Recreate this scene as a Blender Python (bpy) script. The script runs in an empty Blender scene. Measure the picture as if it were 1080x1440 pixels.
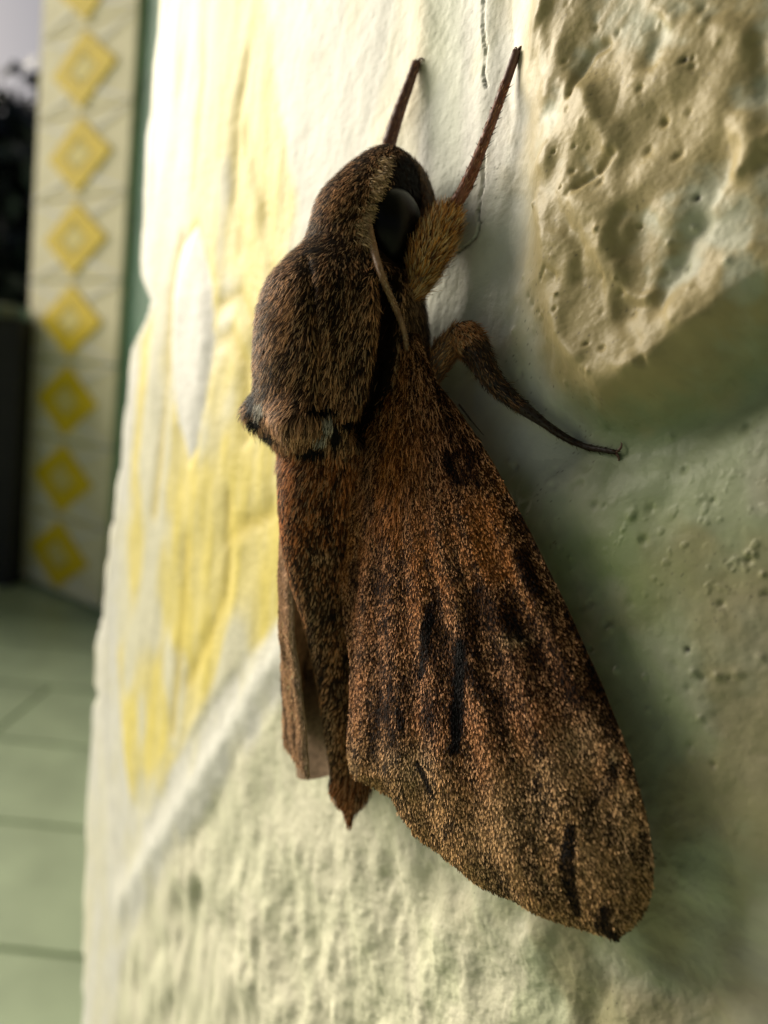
import bpy, math
import numpy as np
from mathutils import Matrix, Vector

# ------------------------------------------------------------------ camera, world, sun, exposure
scene = bpy.context.scene
col = scene.collection
R = math.radians
FPX = 1150.0                       # focal length for a 1080 x 1440 frame
PITCH, ROLL, WALLA = R(7.5), R(6.0), R(55.0)
CAMH = 0.50
C = np.array([0.0, 0.0, CAMH])
Fw = np.array([0, math.cos(PITCH), -math.sin(PITCH)])
R0 = np.array([1.0, 0, 0]); U0 = np.array([0, math.sin(PITCH), math.cos(PITCH)])
RT = math.cos(ROLL) * R0 + math.sin(ROLL) * U0
UP = -math.sin(ROLL) * R0 + math.cos(ROLL) * U0
cam = bpy.data.cameras.new('camera')
camo = bpy.data.objects.new('camera', cam); col.objects.link(camo)
m = Matrix.Identity(4)
for i in range(3):
    m[i][0], m[i][1], m[i][2], m[i][3] = RT[i], UP[i], -Fw[i], C[i]
camo.matrix_world = m
cam.sensor_fit = 'VERTICAL'; cam.sensor_height = 36.0; cam.sensor_width = 36.0
cam.lens = 36.0 * FPX / 1440.0
cam.clip_start = 0.003; cam.clip_end = 500.0
cam.dof.use_dof = True; cam.dof.focus_distance = 0.0775; cam.dof.aperture_fstop = cam.lens / 1.45
scene.camera = camo

SUND = np.array([-0.79, 0.45, 0.37]); SUND /= np.linalg.norm(SUND)
world = bpy.data.worlds.new('World'); scene.world = world; world.use_nodes = True
wn = world.node_tree
sky = wn.nodes.new('ShaderNodeTexSky'); sky.sky_type = 'NISHITA'; sky.sun_disc = False
sky.sun_elevation = math.asin(SUND[2]); sky.sun_rotation = math.atan2(SUND[0], SUND[1])
sky.air_density = 0.6; sky.dust_density = 5.0; sky.ozone_density = 1.0
bg = wn.nodes['Background']; bg.inputs['Strength'].default_value = 0.052
wn.links.new(sky.outputs[0], bg.inputs['Color'])
sl = bpy.data.lights.new('sun', 'SUN'); sl.energy = 4.8; sl.angle = R(42); sl.color = (1.0, 0.92, 0.76)
so = bpy.data.objects.new('sun', sl); col.objects.link(so)
so.rotation_euler = Vector(SUND).to_track_quat('Z', 'Y').to_euler(); so.location = (-1, 0, 3)
scene.render.engine = 'CYCLES'
scene.render.resolution_x = 768; scene.render.resolution_y = 1024
vs = scene.view_settings
vs.view_transform = 'Standard'; vs.look = 'None'; vs.gamma = 1.0; vs.exposure = 0.2; vs.use_curve_mapping = False

# ------------------------------------------------------------------ frames and helpers
rng = np.random.default_rng(7)
AX = np.array([math.cos(WALLA), -math.sin(WALLA), 0]); AY = np.array([0, 0, 1.0])
AN = np.array([-math.sin(WALLA), -math.cos(WALLA), 0])
W0 = C + Fw * 0.100                # a point of the wall's mean plane
LB = np.stack([AX, AY, AN])        # rows: local axes (x along wall, y up, z out of wall)
def toL(v): return LB @ v
CL = LB @ (C - W0) * 1000.0        # camera in wall-local millimetres
FL, RL, UL = toL(Fw), toL(RT), toL(UP)
WM = Matrix.Identity(4)
for i in range(3):
    WM[i][0], WM[i][1], WM[i][2], WM[i][3] = AX[i], AY[i], AN[i], W0[i]
def rays(px, py):
    px = np.asarray(px, float); py = np.asarray(py, float)
    return FL + ((px - 540) / FPX)[..., None] * RL + ((720 - py) / FPX)[..., None] * UL
def P(px, py, h):                  # pixel -> local point at height h (mm) off the wall
    d = rays(px, py); t = (np.asarray(h, float) - CL[2]) / d[..., 2]
    return CL + d * t[..., None]
def PX(px, py, x):                 # pixel -> local point on the plane x = const
    d = rays(px, py); t = (np.asarray(x, float) - CL[0]) / d[..., 0]
    return CL + d * t[..., None]
def PPL(px, py, p0, n):            # pixel -> local point on a plane
    d = rays(px, py); t = ((p0 - CL) @ n) / (d @ n)
    return CL + d * t[..., None]
def proj(q):                       # local mm -> pixel
    d = q - CL; z = np.maximum(d @ FL, 4.0)
    return 540 + FPX * (d @ RL) / z, 720 - FPX * (d @ UL) / z
def depth(q): return (q - CL) @ FL
def norm(v): return v / np.maximum(np.linalg.norm(v, axis=-1, keepdims=True), 1e-9)
def sstep(a, b, x):
    t = np.clip((x - a) / (b - a), 0, 1); return t * t * (3 - 2 * t)
def interp(x, pts): p = np.array(pts, float); return np.interp(x, p[:, 0], p[:, 1])
def smooth_interp(x, xs, ys):      # monotone-ish Catmull-Rom
    xs = np.asarray(xs, float); ys = np.asarray(ys, float)
    mm_ = np.gradient(ys, xs); i = np.clip(np.searchsorted(xs, x) - 1, 0, len(xs) - 2)
    h = xs[i + 1] - xs[i]; t = np.clip((x - xs[i]) / h, 0, 1)
    return ((2*t**3 - 3*t**2 + 1) * ys[i] + (t**3 - 2*t**2 + t) * h * mm_[i]
            + (-2*t**3 + 3*t**2) * ys[i + 1] + (t**3 - t**2) * h * mm_[i + 1])
TAB = np.random.default_rng(3).random((256, 256))
def vn(x, y):                      # value noise 0..1
    x = np.asarray(x, float); y = np.asarray(y, float)
    xi = np.floor(x).astype(int); yi = np.floor(y).astype(int); fx = x - xi; fy = y - yi
    fx = fx*fx*fx*(fx*(fx*6-15)+10); fy = fy*fy*fy*(fy*(fy*6-15)+10)
    a = TAB[yi & 255, xi & 255]; b = TAB[yi & 255, (xi+1) & 255]
    c = TAB[(yi+1) & 255, xi & 255]; d = TAB[(yi+1) & 255, (xi+1) & 255]
    return (a*(1-fx)+b*fx)*(1-fy) + (c*(1-fx)+d*fx)*fy
def fbm(x, y, o=4, seed=0):
    s = 0; a = 1; tot = 0
    for k in range(o):
        cs, sn = math.cos(0.6*k+0.3), math.sin(0.6*k+0.3)
        s = s + a * vn(cs*x - sn*y + 17.3*seed + 5.1*k, sn*x + cs*y + 9.7*seed + 3.3*k); tot += a
        a *= 0.5; x = x*2.03; y = y*2.03
    return s / tot
def seg_dist(x, y, pts):           # distance to a polyline and position along it 0..1
    best = np.full(np.shape(x), 1e9); along = np.zeros(np.shape(x)); n = len(pts) - 1
    for i in range(n):
        ax, ay = pts[i]; bx, by = pts[i+1]; dx, dy = bx-ax, by-ay
        t = np.clip(((x-ax)*dx + (y-ay)*dy) / (dx*dx+dy*dy+1e-9), 0, 1)
        d = np.hypot(x-ax-t*dx, y-ay-t*dy); k = d < best
        best = np.where(k, d, best); along = np.where(k, (i+t)/n, along)
    return best, along
def poly_sd(x, y, pts):            # signed distance, positive inside
    inside = np.zeros(np.shape(x), bool); n = len(pts)
    for i in range(n):
        ax, ay = pts[i]; bx, by = pts[(i+1) % n]
        if ay != by:
            inside ^= ((ay > y) != (by > y)) & (x < (bx-ax)*(y-ay)/(by-ay) + ax)
    d, _ = seg_dist(x, y, list(pts) + [pts[0]])
    return np.where(inside, d, -d)

def mesh_np(name, verts, loops, sizes, colors=None, smooth=True, mat=None, parent=None, normals=None, frame=True):
    """verts in metres; loops flat vertex indices; sizes per-face corner counts"""
    me = bpy.data.meshes.new(name)
    verts = np.ascontiguousarray(verts, np.float32); loops = np.asarray(loops, np.int32); sizes = np.asarray(sizes, np.int32)
    me.vertices.add(len(verts)); me.vertices.foreach_set('co', verts.ravel())
    me.loops.add(len(loops)); me.loops.foreach_set('vertex_index', loops)
    me.polygons.add(len(sizes)); st = np.zeros(len(sizes), np.int32); st[1:] = np.cumsum(sizes)[:-1]
    me.polygons.foreach_set('loop_start', st)
    me.polygons.foreach_set('use_smooth', np.full(len(sizes), bool(smooth)))
    me.update(calc_edges=True); me.validate()
    if colors is not None:
        a = me.color_attributes.new('Col', 'FLOAT_COLOR', 'POINT')
        c4 = np.ones((len(verts), 4), np.float32); c4[:, :3] = colors
        a.data.foreach_set('color', c4.ravel())
    if normals is not None: me.normals_split_custom_set_from_vertices([tuple(v) for v in normals.tolist()])
    if mat: me.materials.append(mat)
    o = bpy.data.objects.new(name, me); col.objects.link(o)
    if parent is not None: o.parent = parent
    elif frame: o.matrix_world = WM
    return o
def grid_faces(nr, nc, wrap=False):
    r = np.arange(nr-1)[:, None]; c = np.arange(nc if wrap else nc-1)[None, :]; c2 = (c+1) % nc
    q = np.stack([r*nc+c, r*nc+c2, (r+1)*nc+c2, (r+1)*nc+c], -1).reshape(-1, 4)
    return q
def quads(name, verts, q, **k): return mesh_np(name, verts*0.001, q.ravel(), np.full(len(q), 4), **k)
def empty(name, mat=WM, label=None, cat=None, group=None):
    o = bpy.data.objects.new(name, None); col.objects.link(o); o.matrix_world = mat; o.empty_display_size = 0.01
    if label: o['label'] = label
    if cat: o['category'] = cat
    if group: o['group'] = group
    return o
def boxmesh(name, lo, hi, mat, parent=None, bev=0.0):
    x0, y0, z0 = lo; x1, y1, z1 = hi
    v = np.array([[x0,y0,z0],[x1,y0,z0],[x1,y1,z0],[x0,y1,z0],[x0,y0,z1],[x1,y0,z1],[x1,y1,z1],[x0,y1,z1]])
    q = np.array([[0,3,2,1],[4,5,6,7],[0,1,5,4],[1,2,6,5],[2,3,7,6],[3,0,4,7]])
    o = mesh_np(name, v, q.ravel(), np.full(6, 4), smooth=False, mat=mat, parent=parent, frame=False)
    if bev:
        b = o.modifiers.new('bevel', 'BEVEL'); b.width = bev; b.segments = 2
    return o

# ------------------------------------------------------------------ materials
def new_mat(name):
    mt = bpy.data.materials.new(name); mt.use_nodes = True
    nt = mt.node_tree; return mt, nt, nt.nodes['Principled BSDF']
def N_(nt, typ, **k):
    n = nt.nodes.new(typ)
    for a, b in k.items(): setattr(n, a, b)
    return n
def mat_attr(name, rough=0.5, spec=0.5, sheen=0.0, bump=None, var=None):
    mt, nt, b = new_mat(name)
    at = N_(nt, 'ShaderNodeAttribute'); at.attribute_name = 'Col'
    out = at.outputs['Color']
    if var:
        tc = N_(nt, 'ShaderNodeTexCoord'); nz = N_(nt, 'ShaderNodeTexNoise'); nz.inputs['Scale'].default_value = var[0]; nz.inputs['Detail'].default_value = 6
        nt.links.new(tc.outputs['Object'], nz.inputs['Vector'])
        mr = N_(nt, 'ShaderNodeMapRange'); mr.inputs['From Min'].default_value = .3; mr.inputs['From Max'].default_value = .7
        mr.inputs['To Min'].default_value = 1-var[1]; mr.inputs['To Max'].default_value = 1+var[1]
        nt.links.new(nz.outputs['Fac'], mr.inputs['Value'])
        mx = N_(nt, 'ShaderNodeVectorMath', operation='SCALE'); nt.links.new(out, mx.inputs[0]); nt.links.new(mr.outputs[0], mx.inputs['Scale']); out = mx.outputs[0]
    nt.links.new(out, b.inputs['Base Color'])
    b.inputs['Roughness'].default_value = rough; b.inputs['Specular IOR Level'].default_value = spec
    b.inputs['Sheen Weight'].default_value = sheen
    if bump:
        tc = N_(nt, 'ShaderNodeTexCoord'); prev = None
        for sc, st, dist in bump:
            nz = N_(nt, 'ShaderNodeTexNoise'); nz.inputs['Scale'].default_value = sc; nz.inputs['Detail'].default_value = 5
            nt.links.new(tc.outputs['Object'], nz.inputs['Vector'])
            bp = N_(nt, 'ShaderNodeBump'); bp.inputs['Strength'].default_value = st; bp.inputs['Distance'].default_value = dist
            nt.links.new(nz.outputs['Fac'], bp.inputs['Height'])
            if prev: nt.links.new(prev.outputs[0], bp.inputs['Normal'])
            prev = bp
        nt.links.new(prev.outputs[0], b.inputs['Normal'])
    return mt
def mat_flat(name, c, rough=0.6, spec=0.5, var=None, bump=None):
    mt, nt, b = new_mat(name)
    b.inputs['Base Color'].default_value = (*c, 1); b.inputs['Roughness'].default_value = rough; b.inputs['Specular IOR Level'].default_value = spec
    tc = N_(nt, 'ShaderNodeTexCoord')
    if var:
        nz = N_(nt, 'ShaderNodeTexNoise'); nz.inputs['Scale'].default_value = var[0]; nz.inputs['Detail'].default_value = 6
        nt.links.new(tc.outputs['Object'], nz.inputs['Vector'])
        rp = N_(nt, 'ShaderNodeValToRGB')
        rp.color_ramp.elements[0].position = .3; rp.color_ramp.elements[0].color = (*[x*(1-var[1]) for x in c], 1)
        rp.color_ramp.elements[1].position = .7; rp.color_ramp.elements[1].color = (*[min(1, x*(1+var[1])) for x in c], 1)
        nt.links.new(nz.outputs['Fac'], rp.inputs[0]); nt.links.new(rp.outputs[0], b.inputs['Base Color'])
    if bump:
        nz = N_(nt, 'ShaderNodeTexNoise'); nz.inputs['Scale'].default_value = bump[0]; nz.inputs['Detail'].default_value = 5
        nt.links.new(tc.outputs['Object'], nz.inputs['Vector'])
        bp = N_(nt, 'ShaderNodeBump'); bp.inputs['Strength'].default_value = bump[1]; bp.inputs['Distance'].default_value = bump[2]
        nt.links.new(nz.outputs['Fac'], bp.inputs['Height']); nt.links.new(bp.outputs[0], b.inputs['Normal'])
    return mt
M_wall = mat_attr('painted_plaster', rough=0.5, spec=0.14, bump=[(420, .35, .0004), (1500, .45, .00017), (4200, .35, .00006)], var=(260, .08))
M_gloss = mat_attr('glossy_painted_plaster', rough=0.44, spec=0.24, bump=[(420, .3, .0003), (1300, .35, .00014), (4200, .3, .00005)], var=(300, .10))
M_core = mat_flat('plaster_core', (.62, .62, .50), .7, var=(40, .1))
M_fur = mat_attr('moth_fur', rough=0.6, spec=0.10)
M_scale = mat_attr('wing_scales', rough=0.6, spec=0.08)
M_skin = mat_attr('moth_skin', rough=0.8, spec=0.06, bump=[(3000, .6, .0001)], var=(1500, .3))
M_eye = mat_flat('compound_eye', (.003, .0025, .002), .32, .16, bump=(9000, .25, .00003))
M_leg = mat_attr('leg_cuticle', rough=0.5, spec=0.5, bump=[(2500, .6, .0001)], var=(1200, .35))
M_dark = mat_flat('black_bristle', (.010, .008, .007), .5)

# ------------------------------------------------------------------ the wall: moulded stones and joints
def bend(x): return -.0003*np.maximum(12. - x, 0)**2 - .0042*np.clip(x - 18., 0, 40)**2 - .16*np.maximum(x - 58., 0)   # the wall is gently convex
def PW(px, py, off=0.0):
    h = np.zeros(np.shape(px))
    for _ in range(40): q = P(px, py, h); h = .6*h + .4*(off + bend(np.clip(q[..., 0], -170, 90)))
    return P(px, py, h)
def pxpoly(pts): a = np.array(pts, float); q = PW(a[:, 0], a[:, 1], 0.0 if a.shape[1] < 3 else a[:, 2]); return [tuple(v) for v in q[:, :2]]
STONE_A = pxpoly([(238,-160),(218,100),(212,330),(226,420),(205,480),(188,700),(170,880),(176,1010),(190,1130),(216,1150),(262,1060),(330,960),(386,900),(470,800),(470,560),(430,300),(392,60),(376,-160)])
STONE_B = pxpoly([(726,-200,.6),(722,120,.6),(726,330,.6),(712,420,.6),(728,500,.6),(770,560,1.5),(850,592,2),(910,575,2),(985,535,2),(1090,462,2),(1240,360,2),(1500,200,2),(1500,-250,2)])
STONE_C = pxpoly([(160,1500),(182,1330),(196,1290),(262,1180),(330,1080),(400,985),(520,880),(640,720),(720,640),(850,640),(930,622),(1010,585),(1100,515),(1260,400),(1500,250),(1500,1750),(140,1750)])
def edge_x(y):                      # the wall's free vertical edge, local x at height y
    e = [(-300,228),(0,226),(200,207),(330,200),(390,199),(425,213),(450,206),(490,186),(700,166),(860,146),(900,136),(950,134),(970,140),(990,131),(1100,125),(1300,119),(1440,118),(1800,116)]
    q = PW(np.array([a[1] for a in e], float), np.array([a[0] for a in e], float))
    o = np.argsort(q[:, 1]); return np.interp(y, q[o, 1], q[o, 0])
SEED = pxpoly([(286,318),(306,400),(308,480),(300,560),(286,630),(272,650),(258,600),(248,520),(250,420),(266,345)])
RIDGE1 = pxpoly([(596,-100),(606,60),(585,160),(545,200),(560,330)])
RIDGE2 = pxpoly([(694,-200),(697,40),(692,200),(688,300),(668,420),(640,520)])
DIAG = pxpoly([(175,1275),(195,1240),(262,1135),(330,1035),(396,930),(500,820),(600,700)])
LEFTB = pxpoly([(205,-100),(196,300),(178,560),(160,800),(150,1000),(165,1180),(180,1260)])
CRACKS = [pxpoly(c) for c in ([(698,-30),(694,40),(697,75),(694,110),(698,128)],[(697,196),(693,230),(694,262),(687,300),(688,322)],[(691,318),(683,338),(668,350),(656,358)])]
def lift(pts, o=4.0): return [(a, b, o) for a, b in pts]
GOUGES = [(pxpoly(lift([(843,55),(822,72),(812,95),(800,135)])), 1.1, 1.3),(pxpoly(lift([(915,30),(916,60),(905,90)])), 1.4, .9),(pxpoly(lift([(858,212),(838,235),(815,255)])), .8, 1.1),
          (pxpoly(lift([(985,310),(955,350),(935,395),(925,425)])), 1.9, 1.6),(pxpoly(lift([(875,290),(868,320),(872,350)])), 1.2, 1.0),(pxpoly(lift([(800,320),(815,350),(812,390)])), 1.5, .8),
          (pxpoly(lift([(752,390),(760,378),(775,392)])), .5, .5),(pxpoly(lift([(1060,60),(1070,150),(1065,230)])), 1.6, 1.0),(pxpoly(lift([(900,420),(860,450),(840,480)])), 2.0, .7)]
RIBS = [(pxpoly(lift([(1200,340),(1070,425),(985,490),(918,535),(850,555),(785,548)])), 2.8, 1.2),(pxpoly(lift([(905,250),(960,235),(1010,165),(1050,185)])), 1.5, .9),(pxpoly(lift([(1055,190),(1050,270),(1000,290),(960,300)])), 1.4, .8),(pxpoly(lift([(830,140),(860,190),(900,130),(930,115)])), 1.3, .8),
        (pxpoly(lift([(815,185),(800,230),(800,260),(835,290),(850,340),(870,370)])), 1.2, .8),(pxpoly(lift([(1045,345),(990,420),(930,490),(900,515)])), 1.5, .9),(pxpoly(lift([(930,300),(930,370),(915,430)])), 1.2, .7),
        (pxpoly(lift([(760,210),(790,180),(800,140)])), 1.1, .6),(pxpoly(lift([(735,240),(745,330),(790,380)])), 1.4, .7)]
HOLLOW = pxpoly([(1240,420),(1090,525),(1000,580),(930,612),(860,622),(800,612)])
VEINS = [pxpoly(c) for c in ([(345,350),(335,250),(345,150),(354,90)],[(396,400),(378,280),(350,190)],[(318,432),(345,420),(366,470),(374,560)],[(318,482),(335,474),(352,520),(356,610)],[(226,720),(240,570),(246,420),(262,340)],[(330,700),(326,830),(300,900),(270,960)],[(392,720),(345,742),(326,760)],[(300,-40),(292,120),(280,260)],[(250,1020),(262,900),(270,760)])]
RB = np.random.default_rng(11)
BUMPS = [(RB.uniform(20, 75), RB.uniform(-20, 75), RB.uniform(.14, .42), RB.choice([-1, -1, 1])*RB.uniform(.10, .32)) for _ in range(480)]
DOTS = [P(np.array([p[0]], float), np.array([p[1]], float), 0.)[0] for p in [(949,916),(986,97),(998,285)]]
def wall_field(x, y):
    """height (mm), colour, region id at wall-local points"""
    sx = np.minimum(x, 75.0); q = np.stack([sx, y, bend(sx)], -1); px, py = proj(q)
    wx = x + 1.6*(fbm(x*.16, y*.16, 3, 1)-.5); wy = y + 1.6*(fbm(x*.16, y*.16, 3, 2)-.5)
    sa, sb, sc = poly_sd(wx, wy, STONE_A), poly_sd(wx, wy, STONE_B), poly_sd(wx, wy, STONE_C)
    n8 = fbm(x/8, y/8, 4, 3); n3 = fbm(x/3, y/3, 4, 4); n1 = fbm(x/.9, y/.9, 3, 5); n20 = fbm(x/22, y/22, 3, 6)
    # joint
    h = 1.1*(1-sstep(700, 800, px)) + .35*(n8-.5) + .15*(n3-.5) + .05*(n1-.5)
    d2, _ = seg_dist(wx, wy, RIDGE2); h = h + 0.3*np.exp(-(d2/1.8)**2)
    d1, _ = seg_dist(wx, wy, RIDGE1); h = h + 0.4*np.exp(-(d1/2.4)**2)
    dd, _ = seg_dist(wx, wy, DIAG); h = h + .9*np.exp(-(dd/3.2)**2)
    dl, _ = seg_dist(wx, wy, LEFTB); h = h + .6*np.exp(-(dl/3.5)**2)
    cr = np.full(x.shape, 9.)
    for c in CRACKS: cr = np.minimum(cr, seg_dist(x + .5*(n1-.5), y, c)[0])
    h = h - .45*np.exp(-(cr/.12)**2)
    # stone A: grain carved in flowing furrows
    ga = np.sin((x*.55 + 2.6*fbm(x/9, y/16, 3, 7) + .9*np.sin(y*.075))*2.1)
    gb = fbm(x/2.4, y/13, 4, 8)
    vein = np.zeros_like(x)
    for g in VEINS: vein = np.maximum(vein, np.exp(-(seg_dist(wx, wy, g)[0]/2.0)**2))
    sp = poly_sd(x, y, SEED)
    hA = 1.2 + .22*(gb-.5) + 1.0*(fbm(x/9, y/16, 2, 8)-.5) - .40*vein + .1*(n1-.5) + 1.0*sstep(-.5, 6, sp) - .25*np.exp(-(sp/1.2)**2)
    # stone B: lumpy dough
    rg = 1-np.abs(2*fbm(wx/7, wy/9, 3, 9)-1)
    vx = x + 5*(fbm(x/9, y/9, 2, 23)-.5); vy = y + 5*(fbm(x/9, y/9, 2, 24)-.5)
    dough = fbm(vx/6.5, vy/8.5, 2, 25); swirl = np.exp(-((fbm(vx/7, vy/9, 2, 26)-.5)/.11)**2)
    hB = 1.6 + 1.3*(dough-.5) + .55*swirl*sstep(.35, .6, n8) + .20*(n3-.5) + .09*(n1-.5) + .05*(fbm(x/.35, y/.35, 2, 10)-.5)
    for g, w, a in RIBS: hB = hB + .8*a*np.exp(-(seg_dist(wx, wy, g)[0]/(w*1.4))**2)
    for g, w, a in GOUGES: hB = hB - .40*a*np.exp(-(seg_dist(wx, wy, g)[0]/(w*.5))**2)
    # stone C: long soft bumps at the bottom, smooth with pits to the right
    low = sstep(1080, 1260, py + 60*(n20-.5)); pit = sstep(.68, .80, fbm(x/.8, y/.8, 2, 11)) ; pitz = sstep(560, 620, py)*(1-sstep(800, 900, py))*sstep(820, 900, px)
    lb = fbm(wx/7.0, wy/9.0, 2, 12); lb2 = fbm(wx/3.5, wy/5.0, 2, 13)+.2
    hC = .9 + low*(2.4*(lb-.5) + .9*(lb2-.7) + .25*(n1-.5)) + (1-low)*(2.4*(n20-.5) + .9*(n8-.5) + .2*(n3-.5) + .14*(n1-.5)) + .10*pit*pitz - .08*pitz*n1
    ka, kb = sstep(-1.0, 2.0, sa), sstep(-1.0 - 2*(1-sstep(740, 900, px)), 3.6 + 6.5*(1-sstep(740, 900, px)), sb); kc = sstep(-1.0, 2.5+7*sstep(700, 850, px), sc)
    h = h*(1-np.maximum(np.maximum(ka, kb), kc)) + ka*hA + kb*hB*1.0 + kb*1.7 + kc*hC
    h = h - 1.7*np.exp(-(seg_dist(wx, wy, HOLLOW)[0]/2.8)**2)
    # the free edge rounds off
    ed = x - edge_x(y) - .5*(n3-.5)
    h = h - 9*(1-sstep(-.2, 4.5, ed))**2
    h = h + bend(x)
    for bx_, by_, br_, ba_ in BUMPS:
        i = np.where((np.abs(x-bx_) < 3*br_) & (np.abs(y-by_) < 3*br_))[0]; h[i] += ba_*np.exp(-(((x[i]-bx_)**2 + (y[i]-by_)**2)/br_**2))
    for d in DOTS: h = h - .25*np.exp(-(((x-d[0])**2 + (y-d[1])**2)/.28**2))
    # colours of the paint, with some shade painted in at the right
    white = np.array([.63, .625, .575]); cream = np.array([.63, .61, .47]); yel = np.array([.72, .61, .18]); tan = np.array([.36, .29, .145]); pale = np.array([.45, .45, .35])
    grn = np.array([.58, .60, .42]); ltan = np.array([.66, .56, .36])
    c = white + (cream-white)*sstep(.45, .75, fbm(x/6, y/12, 3, 14))[..., None]*.8
    c = c + (np.array([.68,.60,.40])-c)*(np.exp(-(d1/2.6)**2)*.55)[..., None]
    c = c + (np.array([.60,.64,.52])-c)*(sstep(603, 622, px)*(1-sstep(650, 672, px))*.6)[..., None]
    c = c + (np.array([.22,.27,.15])-c)*(sstep(750, 850, px)*.9)[..., None]  # joint darkened to green here, painting in the shadow band below stone B
    ym = sstep(.36, .58, .05 + fbm(x/12, y/22, 2, 15) + .35*np.exp(-((px-350)/60)**2 - ((py-130)/170)**2) + .30*np.exp(-((px-270)/55)**2 - ((py-780)/260)**2) - .25*np.exp(-((px-235)/30)**2))
    ym = ym*(1-sstep(-.3, .6, sp))*(.75+.25*sstep(.35,.65,gb))
    cA = cream + (yel-cream)*ym[..., None]; cA = cA + (np.array([.74,.73,.70])-cA)*sstep(-.2, .8, sp)[..., None]
    cA = cA + (np.array([.62,.50,.12])-cA)*(vein*.75*(1-sstep(-.3, .6, sp)))[..., None]
    cA = cA + (np.array([.45,.36,.10])-cA)*(.08*sstep(-.55,-.95,ga)*ym)[..., None]
    tm = sstep(.40, .58, .50*n8 + .25*n3 + .10*n1 + .08 + .13*(hB-1.6))
    cB = pale + (tan-pale)*(tm*.95)[..., None]; cB = cB + (np.array([.62,.56,.40])-cB)*(np.exp(-((px-755)/26)**2)*.7)[..., None]
    cC = cream*1.03 + (grn-cream*1.03)*(sstep(.42, .62, fbm(x/7, y/9, 3, 16))*(.35+.65*sstep(550, 800, px)))[..., None]
    cC = cC + (pale*1.0-cC)*sstep(780, 930, px)[..., None]*(1-low*.6)[..., None]
    cC = cC + (np.array([.34,.43,.20])-cC)*(sstep(.45, .6, fbm(x/9, y/9, 4, 17))*.35*sstep(650, 800, px))[..., None]
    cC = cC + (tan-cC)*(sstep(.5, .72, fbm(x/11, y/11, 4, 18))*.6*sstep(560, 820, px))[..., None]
    cC = cC*(1-.16*sstep(700, 850, px))[..., None]  # right side darkened further to deepen the shade beside the wing
    green_shade = sstep(.32, .6, fbm(x/10, y/14, 4, 21))*np.exp(-((px-800)/150)**2 - ((py-900)/330)**2)  # mottled green paint that also carries the moth's shadow, painted in beside the wing
    cC = cC + (np.array([.24,.31,.13])-cC)*(np.clip(green_shade*1.1, 0, .85))[..., None]
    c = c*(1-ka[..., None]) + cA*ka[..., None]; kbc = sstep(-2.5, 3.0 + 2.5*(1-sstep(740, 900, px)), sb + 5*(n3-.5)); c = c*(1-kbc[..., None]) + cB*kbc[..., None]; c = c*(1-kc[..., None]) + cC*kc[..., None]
    c = c + (np.array([.72,.72,.67])-c)*(np.exp(-(dd/2.6)**2)*.9)[..., None]
    c = c + (np.array([.70,.68,.60])-c)*(np.exp(-(dl/2.5)**2)*.7)[..., None]
    c = c + (np.array([.02,.02,.02])-c)*(np.exp(-(cr/.10)**2)*sstep(.28,.5,fbm(x/1.2,y/2.2,2,20)))[..., None]
    spk = sstep(.92, .97, vn(.8*x/.22-.6*y/.22, .6*x/.22+.8*y/.22))*sstep(.52,.72,n8)*sstep(560, 700, px)
    c = c + (np.array([.09,.08,.06])-c)*(spk*.75)[..., None]
    for d in DOTS: c = c + (np.array([.02,.02,.018])-c)*np.exp(-(((x-d[0])**2 + (y-d[1])**2)/.24**2))[..., None]
    rid = np.where(sa > 0, 1, np.where(sb > 0, 2, np.where(sc > 0, 3, 0)))
    return h, c, rid
def wall_h(px, py):
    z = 0.0
    for _ in range(6):
        q = P(np.array([float(px)]), np.array([float(py)]), z); z = float(wall_field(q[:, 0], q[:, 1])[0][0])
    return z
# grid lines: dense where the picture looks, coarse beyond
gpx = np.concatenate([np.arange(96, 300, 3.2), np.arange(300, 1130, 2.0)]); gx = PW(gpx, np.full(gpx.shape, 720.))[:, 0]; gx = np.concatenate([gx[0] + np.arange(-24, 0)*1.0, gx])
gx = np.concatenate([gx, gx[-1] + np.cumsum(np.linspace(.2, 14, 40))])
ylo = P(np.array([170., 1080.]), np.array([1440., 1440.]), 0.)[:, 1].min(); yhi = P(np.array([170., 1080.]), np.array([0., 0.]), 0.)[:, 1].max()
gy = np.arange(-82, 74, .18)
fl = -W0[2]*1000
gy = np.concatenate([np.linspace(fl, -82, 90)[:-1], gy, 74 + np.cumsum(np.linspace(.3, 26, 60))])
GX, GY = np.meshgrid(gx, gy)
HX = GX.ravel(); HY = GY.ravel()
WH, WC, WR = wall_field(HX, HY)
# keep the sheet inside the free edge: slide vertices that lie beyond it onto the edge and push them back
ex = edge_x(HY); over = np.maximum(ex - HX, 0); HX2 = np.where(over > 0, ex + .02*over, HX); WH = np.where(over > 0, bend(ex) - 9 - over*1.2, WH)
WV = np.stack([HX2, HY, WH], -1)
g3 = WV.reshape(len(gy), len(gx), 3); nn = norm(np.cross(np.gradient(g3, axis=1), np.gradient(g3, axis=0))).reshape(-1, 3)
WQ = grid_faces(len(gy), len(gx)); fr = WR[WQ[:, 0]]
wall = empty('wall', label='pale painted plaster wall moulded as lumpy stones with white joints', cat='wall')
def sub(name, mask):
    q = WQ[mask]; u, inv = np.unique(q, return_inverse=True)
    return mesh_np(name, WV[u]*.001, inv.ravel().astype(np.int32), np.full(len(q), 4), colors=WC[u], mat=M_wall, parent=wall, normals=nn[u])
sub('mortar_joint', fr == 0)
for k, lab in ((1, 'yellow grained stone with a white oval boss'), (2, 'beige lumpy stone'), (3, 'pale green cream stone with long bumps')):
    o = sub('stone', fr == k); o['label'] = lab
    if k >= 2: o.data.materials[0] = M_gloss
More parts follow.
